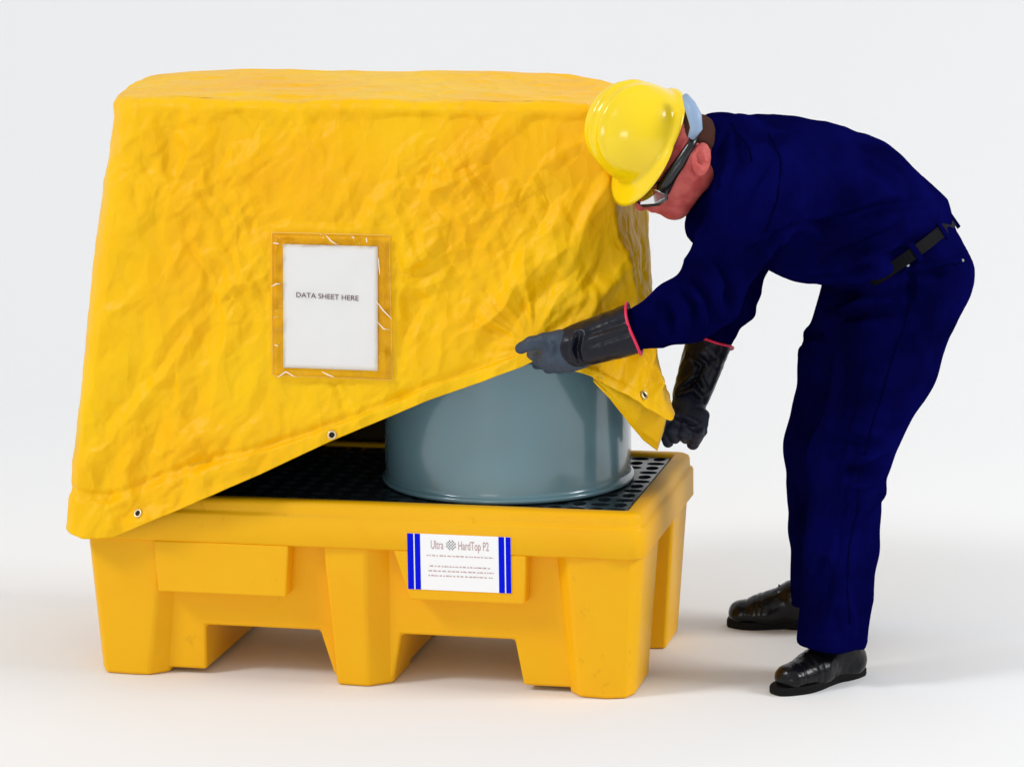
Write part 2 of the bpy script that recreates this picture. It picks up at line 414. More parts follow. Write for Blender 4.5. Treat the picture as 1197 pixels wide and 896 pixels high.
# label on the fascia
lb = [(.798, -.0015, .377), (1.0405, -.0015, .377), (1.0405, -.0015, .246), (.798, -.0015, .246)]
lab = empty('product_label', (.92, -.001, .31), 'white product label with blue side stripes stuck on the front of the yellow pallet', 'label')
B = Bag(); B.add([(x, -.0012, z) for x, y, z in lb]+[(x, -.0002, z) for x, y, z in lb], [(3, 2, 1, 0), (4, 5, 6, 7), (0, 1, 5, 4), (1, 2, 6, 5), (2, 3, 7, 6), (3, 0, 4, 7)])
lbo = B.build('label_sheet', M_paper, lab)
for x0, x1 in ((.798, .8125), (.8155, .8285), (1.012, 1.0255), (1.0285, 1.0405)):
    B = Bag(); B.add([(x0, -.0017, .246), (x1, -.0017, .246), (x1, -.0017, .377), (x0, -.0017, .377)], [(0, 1, 2, 3)]); B.build('blue_stripe', M_blue, lab)
ex, ez = (1, 0, 0), (0, 0, 1)
text('Ultra', .029, (.853, -.0018, .343), ex, ez, M_ink2, 'lettering', lab, 0, .50)
text('HardTop P2', .029, (.917, -.0018, .343), ex, ez, M_ink2, 'lettering', lab, 0, .50)
# round lattice emblem
B = Bag(); cx, cz, rr = .901, .353, .0115
for i in range(-3, 4):
    for j in range(-3, 4):
        if (i+j) % 2 == 0 and i*i+j*j <= 11 :
            q = .0018; x, z = cx+i*.0033, cz+j*.0033
            B.add([(x-q, -.0019, z), (x, -.0019, z-q), (x+q, -.0019, z), (x, -.0019, z+q)], [(0, 1, 2, 3)])
B.build('emblem', M_inkd, lab)
for row, (z, xa, xb, hh) in enumerate(((.326, .843, 1.0, .0028), (.301, .85, .993, .003), (.290, .847, 1.0, .003), (.279, .847, 1.0, .003))):
    x = xa; B = Bag()
    while x < xb:
        wd = random.uniform(.003, .009)
        B.add([(x, -.0018, z), (min(x+wd, xb), -.0018, z), (min(x+wd, xb), -.0018, z+hh*random.uniform(.6, 1)), (x, -.0018, z+hh*random.uniform(.6, 1))], [(0, 1, 2, 3)]); x += wd+random.uniform(.0015, .004)
    B.build('small_print', M_ink2, lab)

# ------------------------------------------------------------------ drum
DX, DY = .952, .366
def lathe(prof, c, n=96):
    V = []; F = []
    for r_, z in prof:
        for k in range(n):
            a = 2*math.pi*k/n; V.append((c[0]+r_*math.cos(a), c[1]+r_*math.sin(a), z))
    for i in range(len(prof)-1):
        for k in range(n): F.append((i*n+k, i*n+(k+1) % n, (i+1)*n+(k+1) % n, (i+1)*n+k))
    return V, F
drum = empty('steel_drum', (DX, DY, .432), 'glossy blue grey steel drum standing on the black grate under the lifted cover', 'drum')
z0 = .433; prof = [(0, z0+.012), (.284, z0+.012), (.290, z0+.004)]
for k in range(9):
    a = -math.pi/2+math.pi*k/8; prof.append((.2945+.0055*math.cos(a), z0+.0065+.0065*math.sin(a)))
prof += [(.2915, z0+.015), (.2905, z0+.022), (.292, z0+.05)]
for zc in (.36, .62):
    prof.append((.292, z0+zc-.022))
    for k in range(9):
        a = -math.pi/2+math.pi*k/8; prof.append((.292+.0075*math.cos(a), z0+zc+.012*math.sin(a)))
    prof.append((.292, z0+zc+.022))
prof += [(.292, z0+.84), (.291, z0+.862), (.2965, z0+.868), (.2975, z0+.876), (.293, z0+.882), (.287, z0+.876), (.286, z0+.862), (0, z0+.86)]
V, F = lathe(prof, (DX, DY)); o = link('drum_body', mesh_py(V, F, True), M_drum); child(o, drum)
# bung on lid
V, F = lathe([(0, z0+.874), (.024, z0+.874), (.026, z0+.868), (.026, z0+.86)], (DX+.16, DY), 24); child(link('bung', mesh_py(V, F, True), M_steel), drum)

# ------------------------------------------------------------------ cover
def interp_ring(kn, s):
    kn = sorted(kn); S = np.array([k[0] for k in kn]); P = np.array([k[1:] for k in kn])
    S = np.concatenate([S-1, S, S+1]); P = np.concatenate([P]*3)
    return np.stack([np.interp(s, S, P[:, c]) for c in range(3)], 1)
def gsmooth(A, sig):
    k = int(sig*3); g = np.exp(-.5*(np.arange(-k, k+1)/sig)**2); g /= g.sum()
    Ap = np.concatenate([A[-k:], A, A[:k]]); return np.stack([np.convolve(Ap[:, c], g, 'valid') for c in range(A.shape[1])], 1)
NS = 960
ss = np.arange(NS)/NS
tk = [(0, .67, .655, 1.362), (.09, .20, .665, 1.362), (.125, .05, .61, 1.357), (.16, .005, .50, 1.355), (.22, .040, .32, 1.352), (.275, .085, .11, 1.349), (.30, .135, .052, 1.350), (.50, .67, .052, 1.352), (.715, 1.226, .052, 1.352), (.80, 1.270, .36, 1.338), (.86, 1.23, .57, 1.335), (.90, 1.08, .655, 1.362)]
T = interp_ring(tk, ss); _w = sst(.55, .62, ss)[:, None]*(1-sst(.77, .80, ss))[:, None]; T = gsmooth(T, 15)*(1-_w)+gsmooth(T, 6)*_w
yf = -.032
def hp(s, px, py, y): return (s, *aty(px, py, y))
hk = [(0, .67, .73, .34), (.12, -.03, .73, .34), (.20, -.048, .35, .335), hp(.272, 76, 616, .0), hp(.285, 84, 624, yf), hp(.302, 100, 629, yf), hp(.325, 132, 628, yf),
      hp(.385, 240, 582, yf), hp(.425, 300, 556, yf), hp(.475, 388, 515, yf), hp(.505, 443, 492, yf), hp(.54, 500, 468, yf), hp(.575, 560, 447, yf), hp(.605, 612, 428, yf), hp(.62, 634, 416, yf), hp(.64, 660, 430, yf), hp(.655, 684, 437, -.03),
      hp(.672, 706, 448, -.01), hp(.688, 735, 463, .03), hp(.700, 762, 480, .08), hp(.708, 784, 493, .12), hp(.712, 786, 491, .125), hp(.722, 779, 470, .20),
      hp(.750, 774, 466, .36), hp(.80, 770, 474, .52), hp(.88, 767, 476, .68), (.94, 1.05, .74, .42)]
Hm = gsmooth(interp_ring(hk, ss), 2.2)
Ct = T.mean(0)
rows = []; kinds = []
for q in np.concatenate([[.0004], np.linspace(0.03, 1, 26)[:-1]]):               # top plate
    P = Ct+(T-Ct)*q; P[:, 2] = T[:, 2]*q**2+(1-q**2)*1.358; ins = .0
    d = (T-Ct); d[:, 2] = 0; nrm = d/np.linalg.norm(d, axis=1)[:, None]
    P[:, :2] -= nrm[:, :2]*.026*q; rows.append(P)
out = np.roll(T, -1, 0)-np.roll(T, 1, 0); out = np.stack([out[:, 1], -out[:, 0], 0*out[:, 0]], 1); out /= np.linalg.norm(out, axis=1)[:, None]
if ((out*(T-Ct)).sum(1) < 0).mean() > .5: out = -out
NB = 12
for k in range(NB+1):
    a = math.pi/2*k/NB; P = T+out*(.024*math.sin(a)-.024); P[:, 2] += .024*math.cos(a)-.024; rows.append(P)
top_rows = len(rows)
T2 = rows[-1]
NV = 300
for k in range(1, NV+1):
    t = k/NV; P = T2+(Hm-T2)*t
    bulge = .020*math.sin(math.pi*min(1, t*1.0))*np.clip(1-t, 0, 1)
    P = P+out*bulge; rows.append(P)
G = np.array(rows)                                      # rows x NS x 3
NR = G.shape[0]
dU = np.roll(G, -1, 1)-np.roll(G, 1, 1); dV = np.gradient(G, axis=0)
N = np.cross(dV, dU); N /= np.maximum(np.linalg.norm(N, axis=2), 1e-9)[..., None]
cen = G.mean((0, 1))
if ((N[top_rows+40]*(G[top_rows+40]-cen)).sum(1) < 0).mean() > .5: N = -N
X, Y, Z = G[..., 0], G[..., 1], G[..., 2]
tv = np.clip((np.arange(NR)-top_rows)/NV, 0, 1)[:, None]*np.ones((1, NS))
side = np.clip((np.arange(NR)-top_rows+4)/9, 0, 1)[:, None]*np.ones((1, NS))
S = np.ones((NR, 1))*ss[None]
front = sst(.27, .30, S)*(1-sst(.70, .735, S))
gx, gz = aty(622, 404, -.03)[[0, 2]]
rr = np.hypot(X-gx, Z-gz); th = np.arctan2(Z-gz, -(X-gx))
warp = pn(np.stack([X*3, Y*3+5, Z*3], -1))
P3 = np.stack([X, Y*1.2, Z], -1)
wv = pn(np.stack([X*2.1+7, Y*2.1, Z*2.1], -1)); wv2 = pn(np.stack([X*2.3, Y*2.3+9, Z*2.3+3], -1))
PW = P3+np.stack([wv, 0*wv, wv2], -1)*.10
def creased(p): return 1-np.abs(pn(p))*2.2
# rotate the grain of the crumples along the pull towards the hand
def aniso(ang, f1, f2, off):
    c, s = math.cos(ang), math.sin(ang); a = (PW[..., 0]+.6*PW[..., 1])*c+PW[..., 2]*s; b = -(PW[..., 0]+.6*PW[..., 1])*s+PW[..., 2]*c
    return np.stack([a*f1, b*f2, np.full_like(a, off)], -1)
N[:top_rows-NB-2] = (0, 0, 1)
A = np.zeros_like(X)
left = (1-sst(.30, .62, X)); right = sst(.40, .90, X)
def tri(t): return np.abs((t % 1)-.5)*4-1
def facets(ang, fr, off, wrp=.10, along=1.5):
    c, s_ = math.cos(ang), math.sin(ang); u_ = X+.75*Y; q = np.stack([X*along+off, Y*along+off*2, Z*along], -1)
    t = (u_*c+Z*s_+wrp*pn(q)+wrp*.4*pn(q*2.7+5))*fr+off
    m_ = np.clip(.5+1.5*pn(np.stack([X*2.3+off*3, Y*2.3, Z*2.3+off], -1)), 0, 1)
    v = tri(t); return np.sign(v)*np.abs(v)**.85*m_
def lat(ang, size, st, seed, wrp=.45):    # crumpled sheet: flat triangles between random heights, sharp creases where they meet
    c, s_ = math.cos(ang), math.sin(ang); u_ = X+.8*Y; k = .55/size
    q = np.stack([X*k+seed, Y*k+2*seed, Z*k], -1); q2 = q+37.7
    ux_ = u_+wrp*size*pn(q)+.18*wrp*size*pn(q*2.9); vz_ = Z+wrp*size*pn(q2)+.18*wrp*size*pn(q2*2.9)
    a_ = (ux_*c+vz_*s_)/(size*st); b_ = (-ux_*s_+vz_*c)/size
    p_ = a_+b_*.577; r_ = b_*1.155; ip, ir = np.floor(p_).astype(int), np.floor(r_).astype(int); fp, fr_ = p_-ip, r_-ir
    hv = lambda i, j: G3[PERM[(PERM[(i+seed) & 255]+j) & 255], 0]*1.7
    up = fp+fr_ < 1
    lo_ = hv(ip, ir)*(1-fp-fr_)+hv(ip+1, ir)*fp+hv(ip, ir+1)*fr_
    hi_ = hv(ip+1, ir+1)*(fp+fr_-1)+hv(ip+1, ir)*(1-fr_)+hv(ip, ir+1)*(1-fp)
    return np.where(up, lo_, hi_)
V1, D1 = 1.42, .86                        # near-vertical grain at the left, leaning grain at the right
big = left*(.0095*lat(V1, .085, 3.2, 5)+.0050*lat(V1-.35, .050, 2.6, 21))+right*(.0095*lat(D1, .085, 2.8, 9)+.0055*lat(D1+.3, .050, 2.4, 33))+(1-left)*(1-right)*.006*lat(1.2, .08, 2, 2)
A += front*big
md = np.clip(.55+1.1*pn(np.stack([X*3.1+4, Y*3, Z*3.1], -1)), .12, 1)
A += (.0048*lat(.5, .055, 1.6, 50)+.0038*lat(2.2, .034, 1.8, 61)+.0022*lat(1.0, .020, 1.7, 75))*md
A *= .35+.65*sst(.27, .32, S)
A += (1-front)*side*(.35+.65*sst(.6, .7, S))*(.006*pn(np.stack([PW[..., 1]*9, PW[..., 0]*6, PW[..., 2]*1.2], -1))+.005*lat(1.5, .06, 3, 90))
ray_ = tri(th*1.9+.9*warp)*.7+tri(th*3.7+.31+1.2*warp)*.4
A += front*.010*ray_*sst(.02, .10, rr)*np.exp(-(rr/.20)**1.5)*np.clip(.6+1.2*pn(np.stack([th*1.4+2, rr*3, 0*rr+.7], -1)), .15, 1)
# long sweep folds from the bottom left corner up to the hand
lx, lz = X-.0, Z-.40
d1 = (Z-(.40+.485*(X+.03)))                              # height above the hem line
A *= side*.9+.12
fl = sst(.475, .50, X)*(1-sst(.79, .81, X))*sst(.72, .745, Z)*(1-sst(1.07, 1.09, Z))*front
A *= 1-.93*fl
A += fl*.002
# hem band: a pleat lifting off the sheet, wide at the left
hd = np.linalg.norm(G-Hm[None], axis=2)
bw = .028+.055*(1-sst(.34, .50, S))*sst(.20, .29, S)
band = (1-sst(bw*.92, bw*1.10, hd))
ff = sst(.255, .29, S)*(1-.85*sst(.66, .70, S))
A += ff*band*.006-ff*.007*np.exp(-((hd-bw*1.22)/.010)**2)*(1-.4*sst(.5, .6, S))
A += ff*.005*np.exp(-((hd-bw*2.0)/.022)**2)*(1-sst(.42, .52, S))
A *= 1-.5*(1-sst(.0, .03, hd))*0
# tie the sheet where the hand grips it
topw = (1-side)*.006*pn(np.stack([X*2.5, Y*11, Z*0+2.2], -1))+(1-side)*.003*creased(np.stack([X*6+Y*4, Y*14, Z*0+5.2], -1))
D_ = A+topw
mean = .012
DD = D_-.004*side*(1-fl*.7)+.004
lowb = -.003-.03*sst(.15, .5, tv)
DD[top_rows-9:] = np.maximum(DD, lowb)[top_rows-9:]
G2 = G+N*DD[..., None]
# front right fold: push the side panel in behind the front edge crease
def roll_in(S_, a, b): return sst(a, (a+b)/2, S_)*(1-sst((a+b)/2, b, S_))
ri = roll_in(S, .722, .80)*sst(.05, .3, tv)*(1-.5*sst(.8, 1, tv))

idx = np.arange(NR*NS).reshape(NR, NS); nx_ = np.roll(idx, -1, 1)
Fq = np.stack([idx[:-1], idx[1:], nx_[1:], nx_[:-1]], -1).reshape(-1, 4)
me = mesh_np(G2.reshape(-1, 3), Fq)
cov = empty('drum_cover', (.67, .35, 1.35), 'crumpled yellow fabric cover draped over the pallet, its front hem pulled up diagonally', 'cover')
o = link('fabric', me, [M_fab, M_inside]); child(o, cov)
bm_n = G2.reshape(-1, 3)
bvh = BVHTree.FromPolygons([tuple(v) for v in bm_n], [tuple(f) for f in Fq[::1]])
# make sure outside faces out
fn = np.cross(bm_n[Fq[:, 2]]-bm_n[Fq[:, 0]], bm_n[Fq[:, 3]]-bm_n[Fq[:, 1]])
if (fn[:, 2][:20*NS].mean() < 0): o.data.flip_normals()
so = o.modifiers.new('thick', 'SOLIDIFY'); so.thickness = .0022; so.offset = -1; so.material_offset = 1; so.material_offset_rim = 0
def surf(x, z, off=0):
    h, n, i, d = bvh.ray_cast(Vector((x, -1, z)), Vector((0, 1, 0)));
    return (np.array(h)-np.array([0, off, 0])) if h else None
def surf_px(px, py, off=0):
    d = Vector(rayd(px, py)).normalized(); h, n, i, _ = bvh.ray_cast(Vector(CP), d)
    if n.dot(d) > 0: n = -n
    return np.array(h)+np.array(n)*off, np.array(n)
# eyelets
def eyelet(px, py, r=.0085):
    p, n = surf_px(px, py, .0028); t1 = np.cross(n, [0, 0, 1.]); t1 /= np.linalg.norm(t1); t2 = np.cross(n, t1)
    ey = Bag(); ey.tube([p+r*(math.cos(a)*t1+math.sin(a)*t2) for a in np.linspace(0, 2*math.pi, 20, endpoint=False)], .0026, 8, closed=True)
    e = ey.build('eyelet', M_brass, cov, True)
    hB = Bag(); hB.add([p+n*.0004+r*.9*(math.cos(a)*t1+math.sin(a)*t2) for a in np.linspace(0, 2*math.pi, 16, endpoint=False)], [tuple(range(16))])
    h = hB.build('eyelet_hole', M_hole); h.parent = e
for p in ((162, 600), (388, 508), (752, 462)): eyelet(*p)
# document pocket
def sheet(x0, x1, z0_, z1_, nx, nz, off, wob=0, fx=9, x1b=None, fol_=.25):
    V = []; ys = np.zeros((nz+1, nx+1)); XX = []; ZZ = []
    for j in range(nz+1):
        for i in range(nx+1):
            z = z0_+(z1_-z0_)*j/nz; xr = x1 if x1b is None else x1b+(x1-x1b)*j/nz
            x = x0+(xr-x0)*i/nx; p = surf(x, z); ys[j, i] = p[1]; XX.append(x); ZZ.append(z)
    X_, Z_ = np.array(XX).reshape(ys.shape), np.array(ZZ).reshape(ys.shape)
    Ad = np.stack([X_.ravel()*0+1, X_.ravel(), Z_.ravel()], 1); cf = np.linalg.lstsq(Ad, ys.ravel(), rcond=None)[0]
    pl = (Ad@cf).reshape(ys.shape); Yv = pl+fol_*(ys-pl)-off
    if wob: Yv = Yv-wob*np.abs(pn(np.stack([X_*fx+3, Z_*fx*1.3, X_*0+4.4], -1)))-wob*.5*pn(np.stack([X_*fx*3, Z_*fx*2.6, X_*0+1], -1))
    V = np.stack([X_, Yv, Z_], -1).reshape(-1, 3); idx = np.arange(len(V)).reshape(ys.shape)
    return V, np.stack([idx[:-1, :-1], idx[:-1, 1:], idx[1:, 1:], idx[1:, :-1]], -1).reshape(-1, 4), cf
pV, pF, pc = sheet(.521, .745, .757, 1.037, 20, 24, .0045, .0003, 5, None, .04)
pap = empty('paper_sheet', tuple(pV.mean(0)), 'white sheet of paper with one typed line inside the clear pocket on the yellow cover', 'paper')
pm = mesh_np(pV, pF); po = link('page', pm, M_paper); child(po, pap); so = po.modifiers.new('t', 'SOLIDIFY'); so.thickness = .0006
uz = np.array([0, pc[2], 1.]); ux = np.array([1, pc[1], 0.])
tx = np.array([.552, 0, .918]); tx[1] = pc[0]+pc[1]*tx[0]+pc[2]*tx[2]-.0072
bpy_t, a_ = text('DATA SHEET HERE', .0165, tx, ux-.028*uz, uz, M_ink, 'typed_line', pap, 0, 1.08)
vV, vF, _ = sheet(.494, .771, .738, 1.062, 60, 66, .0085, .0008, 6, .779, .04)
pk = link('document_pocket', mesh_np(vV, vF), M_vinyl); child(pk, cov)
for bx in ((.492, .519, .738, 1.062, 8, 60, None), (.748, .772, .738, 1.062, 8, 60, .780), (.519, .748, 1.040, 1.062, 50, 8, None), (.519, .748, .738, .755, 50, 8, None)):
    bV, bF, _ = sheet(bx[0], bx[1], bx[2], bx[3], bx[4]*2, bx[5]*2, .009, .008, 17, bx[6]); b_ = link('pocket_border', mesh_np(bV, bF), M_vinylb); child(b_, cov)
for (a0_, b0_) in (((.494, .738), (.494, 1.062)), ((.494, 1.062), (.771, 1.062)), ((.771, 1.062), (.779, .738)), ((.494, .738), (.779, .738))):
    B = Bag(); pts = []
    for t in np.linspace(0, 1, 30):
        x, z = a0_[0]+(b0_[0]-a0_[0])*t, a0_[1]+(b0_[1]-a0_[1])*t; pts.append((x, surf(x, z)[1]-.0035, z))
    B.tube(pts, .0009, 6); B.build('pocket_edge', M_edge, cov, True)
# glints on the clear vinyl, put in as thin whitish tubes
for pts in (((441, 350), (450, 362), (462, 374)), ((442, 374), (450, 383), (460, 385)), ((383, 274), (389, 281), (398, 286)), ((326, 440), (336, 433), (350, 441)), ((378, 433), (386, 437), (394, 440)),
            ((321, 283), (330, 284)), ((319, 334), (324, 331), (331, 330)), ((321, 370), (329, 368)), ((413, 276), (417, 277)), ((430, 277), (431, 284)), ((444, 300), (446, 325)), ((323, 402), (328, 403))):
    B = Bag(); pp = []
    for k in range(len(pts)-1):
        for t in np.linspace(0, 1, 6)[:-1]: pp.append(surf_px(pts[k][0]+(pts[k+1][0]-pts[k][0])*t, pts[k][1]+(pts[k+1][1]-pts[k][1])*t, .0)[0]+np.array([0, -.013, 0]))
    n_ = len(pp); B.tube(pp, [.0003+.0009*math.sin(math.pi*(i+.5)/n_) for i in range(n_)], 8); B.build('glint_streak', M_glint, cov, True)
# inner corner of the hem hanging below the front one beside the far glove
def curve(pts, n):
    P = np.array([a3(*p) for p in pts]); d = np.concatenate([[0], np.cumsum(np.linalg.norm(np.diff(P, axis=0), axis=1))]); t = np.linspace(0, d[-1], n)
    return np.stack([np.interp(t, d, P[:, c]) for c in range(3)], 1)
a3 = aty
NA, NBB = 90, 26
tp = curve([(694, 438, .02), (720, 450, .05), (745, 462, .09), (765, 474, .14), (777, 482, .18), (779, 486, .20)], NA)
bt = curve([(694, 446, .02), (714, 466, .06), (734, 492, .12), (752, 514, .18), (768, 526, .22), (775, 504, .22)], NA)
V = []
for j in range(NBB):
    t = j/(NBB-1); P = tp+(bt-tp)*t
    k = np.linspace(0, 1, NA); off = .012*math.sin(math.pi*t)*np.sin(np.pi*k)**.5
    q = np.stack([P[:, 0]*14, P[:, 1]*9, P[:, 2]*14], 1); off = off+.011*np.abs(pn(q))*np.sin(np.pi*np.clip(k, 0, 1))+(.004*np.exp(-((t-.78)/.05)**2))
    P = P-np.array([-.15, 1, -.1])*off[:, None]; V.append(P)
V = np.array(V).reshape(-1, 3); ix = np.arange(NA*NBB).reshape(NBB, NA)
fl_ = link('hem_flap', mesh_np(V, np.stack([ix[:-1, :-1], ix[:-1, 1:], ix[1:, 1:], ix[1:, :-1]], -1).reshape(-1, 4)), M_fab); child(fl_, cov)
so = fl_.modifiers.new('t', 'SOLIDIFY'); so.thickness = .003; so.offset = 0

# ------------------------------------------------------------------ the man
per = empty('person', tuple(atz(930, 760, 0)), 'person in navy work clothes, yellow hard hat and black gauntlets bending to lift the cover', 'person')
def a(px, py, y): return aty(px, py, y)
YV = np.array([0, 1., 0])
def fol(pts, dep, wd): return ([a(*p) for p in pts], dep, wd)
def cloth_noise(sc, amp, ax=(1, 1, 1)):
    def f(V, N):
        q = V*np.array(ax)*sc; wq = pn(q*.5+9)[:, None]*.8
        return amp*(.8-1.8*np.abs(pn(q+wq)))+amp*.35*(.5-np.abs(pn(q*2.3+3)))
    return f
def cut(p, n_, r=.12): # flat end: removes what lies behind p, against n_
    return E(np.array(p)-np.array(n_)*r, I3, (r, r, r), .004, '-')
# shirt (he leans forward and a little towards the lens)
WC = np.array([.32, -.95, 0]); 
sh = [C(a(1052, 264, .39), a(990, 242, .34), .116, .150, .04, YV, 1.28),
      C(a(990, 238, .34), a(930, 222, .27), .153, .152, .05, WC, 1.24),
      C(a(930, 222, .27), a(890, 207, .22), .150, .122, .05, WC, 1.34),
      C(a(890, 202, .22), a(862, 180, .15), .112, .080, .05, WC, 1.2),
      E(a(955, 264, .29), I3, (.15, .17, .122), .05),
      C(a(1000, 272, .35), a(1022, 290, .38), .115, .095, .04, YV, 1.35),
      E(a(1024, 300, .30), I3, (.066, .142, .047), .03),
      C(a(905, 210, .10), a(885, 228, .03), .105, .095, .05),
      C(a(885, 228, .03), a(828, 340, -.04), .092, .067, .04),
      C(a(828, 345, -.04), a(800, 362, -.05), .067, .063, .04),
      C(a(800, 362, -.05), a(728, 395, -.06), .064, .038, .03),
      C(a(900, 215, .40), a(875, 250, .46), .10, .085, .05),
      C(a(875, 250, .46), a(853, 350, .52), .085, .062, .04),
      C(a(853, 350, .52), a(829, 415, .555), .060, .034, .03),
      C(a(856, 176, .10), a(842, 172, .05), .078, .072, .02, WC, 1.05),
      C(a(838, 230, .09), a(830, 262, .10), .060, .052, .04),
      E(a(786, 196, .01), I3, (.083, .115, .088), .004, '-'),
      cut(a(1094, 274, .40), cvec(-.6, .8, 0), 2.0),
      ]
def fol(pts, dep, wd):
    return ([np.array(p) for p in pts], dep*2.3, wd*1.05)
shf = [fol([(905, 278, .2), (960, 268, .17), (1040, 243, .2), (1085, 238, .3)], .010, .012),
       fol([(880, 300, .13), (905, 288, .2), (930, 262, .2)], .010, .014),
       fol([(920, 312, .22), (985, 300, .2), (1050, 275, .24)], .011, .014),
       fol([(960, 330, .25), (1010, 318, .22), (1055, 296, .27)], .009, .011),
       fol([(835, 300, .06), (858, 335, .05), (852, 360, .08)], .009, .010),
       fol([(808, 318, .06), (830, 352, .04), (838, 380, .06)], .009, .009),
       fol([(795, 335, .03), (812, 362, .02), (812, 390, .03)], .008, .008),
       fol([(775, 350, .02), (785, 375, .0), (785, 400, .02)], .007, .008),
       fol([(850, 150, .3), (846, 180, .3), (836, 215, .32)], .007, .007),
       fol([(862, 150, .3), (868, 185, .2), (850, 230, .2)], .006, .012),
       fol([(905, 160, .25), (895, 200, .16), (870, 240, .13)], .006, .014),
       fol([(1000, 180, .3), (1040, 205, .3), (1075, 235, .3)], .004, .014)]
V, F = sculpt(sh, .0065, shf, cloth_noise(10, .0070, (1, .7, 1.2)))
child(link('shirt', mesh_np(V, F), M_navy), per)
SHV = (V, F)
# collar band
B = Bag()
cc, cu_, cn = a(842, 176, .42), None, None
# trousers
tr = [C(a(1068, 292, .40), a(1074, 320, .41), .105, .120, .04, YV, 1.28),
      C(a(1020, 312, .42), a(1035, 330, .42), .095, .105, .05, YV, 1.4),
      C(a(1066, 330, .33), a(1036, 425, .29), .124, .104, .05),
      C(a(1036, 425, .29), a(992, 540, .26), .104, .086, .04),
      C(a(992, 540, .26), a(984, 640, .25), .086, .080, .03),
      C(a(984, 640, .25), a(970, 780, .25), .080, .078, .02),
      C(a(1020, 345, .52), a(988, 425, .57), .118, .100, .05),
      C(a(988, 425, .57), a(962, 520, .63), .098, .086, .04),
      C(a(962, 520, .63), a(960, 620, .68), .084, .078, .03),
      C(a(960, 620, .68), a(962, 730, .71), .078, .074, .02)]
def cut(p, n_, r=.12): # half-space like cut below a hem
    return E(np.array(p)-np.array(n_)*r, I3, (r, r, r), .004, '-')
tr += [cut(a(972, 753, .22), (.05, 0, 1), 3)]
trf = [fol([(1037, 540, .2), (1010, 556, .18), (985, 552, .17)], .014, .013),
       fol([(1030, 522, .2), (1000, 520, .17), (970, 500, .17)], .008, .014),
       fol([(1040, 575, .2), (1015, 590, .17), (995, 620, .17)], -.006, .014),
       fol([(960, 360, .25), (990, 345, .2), (1060, 340, .2)], .010, .014),
       fol([(970, 385, .25), (1000, 365, .2), (1040, 360, .18)], .008, .012),
       fol([(1065, 318, .2), (1100, 316, .22), (1135, 300, .3)], .008, .008),
       fol([(1070, 300, .2), (1062, 325, .18), (1066, 352, .17)], .006, .006),
       fol([(990, 690, .18), (1000, 720, .18), (1002, 745, .2)], -.007, .012),
       fol([(945, 690, .18), (960, 660, .17), (975, 700, .17)], .005, .012),
       fol([(1010, 430, .18), (985, 540, .16), (968, 660, .15), (950, 748, .17)], -.005, .007),
       fol([(930, 400, .5), (950, 390, .48), (965, 400, .47)], .008, .010)]
V, F = sculpt(tr, .0065, trf, cloth_noise(8, .006, (1.3, 1, .5)))
child(link('trousers', mesh_np(V, F), M_navy), per)
# trouser side seam pocket buttons
for px, py, yy in ((1063, 306, .18), (1134, 302, .32)):
    B = Bag(); p = a(px, py, yy); B.tube([p, p+np.array([0, -.004, 0])], .0035, 10); 
def seam(body, px, rad=.0013, mt=None, nm='seam'):
    Vb, Fb = body; Nb = vnorm(Vb, Fb); pp = []
    for k in range(len(px)-1):
        for t in np.linspace(0, 1, 9)[:-1]: pp.append(snap(Vb, Nb, (px[k][0]+(px[k+1][0]-px[k][0])*t, px[k][1]+(px[k+1][1]-px[k][1])*t)))
    pp = np.array(pp); q = pp.copy()
    for _ in range(3): q[1:-1] = (q[:-2]+q[1:-1]*2+q[2:])/4
    q = q-FW*.0026
    B = Bag(); B.tube(list(q), rad, 6); return B.build(nm, mt or M_seamn, per, True)
seam(SHV, [(897, 150), (918, 190), (915, 235), (898, 280)])
seam(SHV, [(858, 140), (870, 160), (874, 190)])
seam((V, F), [(1074, 312), (1062, 380), (1032, 470), (1006, 550), (996, 650), (990, 745)])
seam((V, F), [(1062, 308), (1064, 330), (1068, 352)])
seam((V, F), [(1092, 318), (1112, 312), (1130, 303)])
for q in ((1063, 306), (1131, 302)):
    p = snap(V, vnorm(V, F), q); B = Bag(); B.tube([p-FW*-.001, p-FW*.003], .0034, 12); B.build('button', M_steel, per)
# belt
bd = cvec(.82, .57, 0)[:3]; bc = a(1063, 292, .385); bd2 = YV; bn = np.cross(bd, bd2); bn /= np.linalg.norm(bn)
def band_loop(name, c, e1, e2, r1, r2, wd, th_, mat_, parent, a0=0, a1=2*math.pi, n=64, sq=2.2):
    V = []; F = []; closed = abs(a1-a0-2*math.pi) < 1e-6; nn = np.cross(e1, e2); nn /= np.linalg.norm(nn)
    m_ = n if closed else n+1
    for i in range(m_):
        t = a0+(a1-a0)*i/n; cs, sn = math.cos(t), math.sin(t)
        d = e1*r1*math.copysign(abs(cs)**(2/sq), cs)+e2*r2*math.copysign(abs(sn)**(2/sq), sn); o_ = d/np.linalg.norm(d)
        for uu, vv in ((-.5, 0), (-.5, 1), (.5, 1), (.5, 0)): V.append(c+d+nn*uu*wd+o_*th_*vv)
    for i in range(m_ if closed else m_-1):
        for k in range(4): F.append((4*i+k, 4*i+(k+1) % 4, 4*((i+1) % m_)+(k+1) % 4, 4*((i+1) % m_)+k))
    if not closed: F += [(0, 1, 2, 3), (4*(m_-1)+3, 4*(m_-1)+2, 4*(m_-1)+1, 4*(m_-1))]
    o_ = link(name, mesh_py(V, F, False), mat_); child(o_, parent); return o_
band_loop('belt', bc, bd, bd2, .117, .190, .027, .006, M_belt, per)
for ang in (-.55, -1.25, 0.0):
    t = ang; band_loop('belt_loop', bc, bd, bd2, .1195, .193, .046, .006, M_navy, per, t-.05, t+.05, 3)

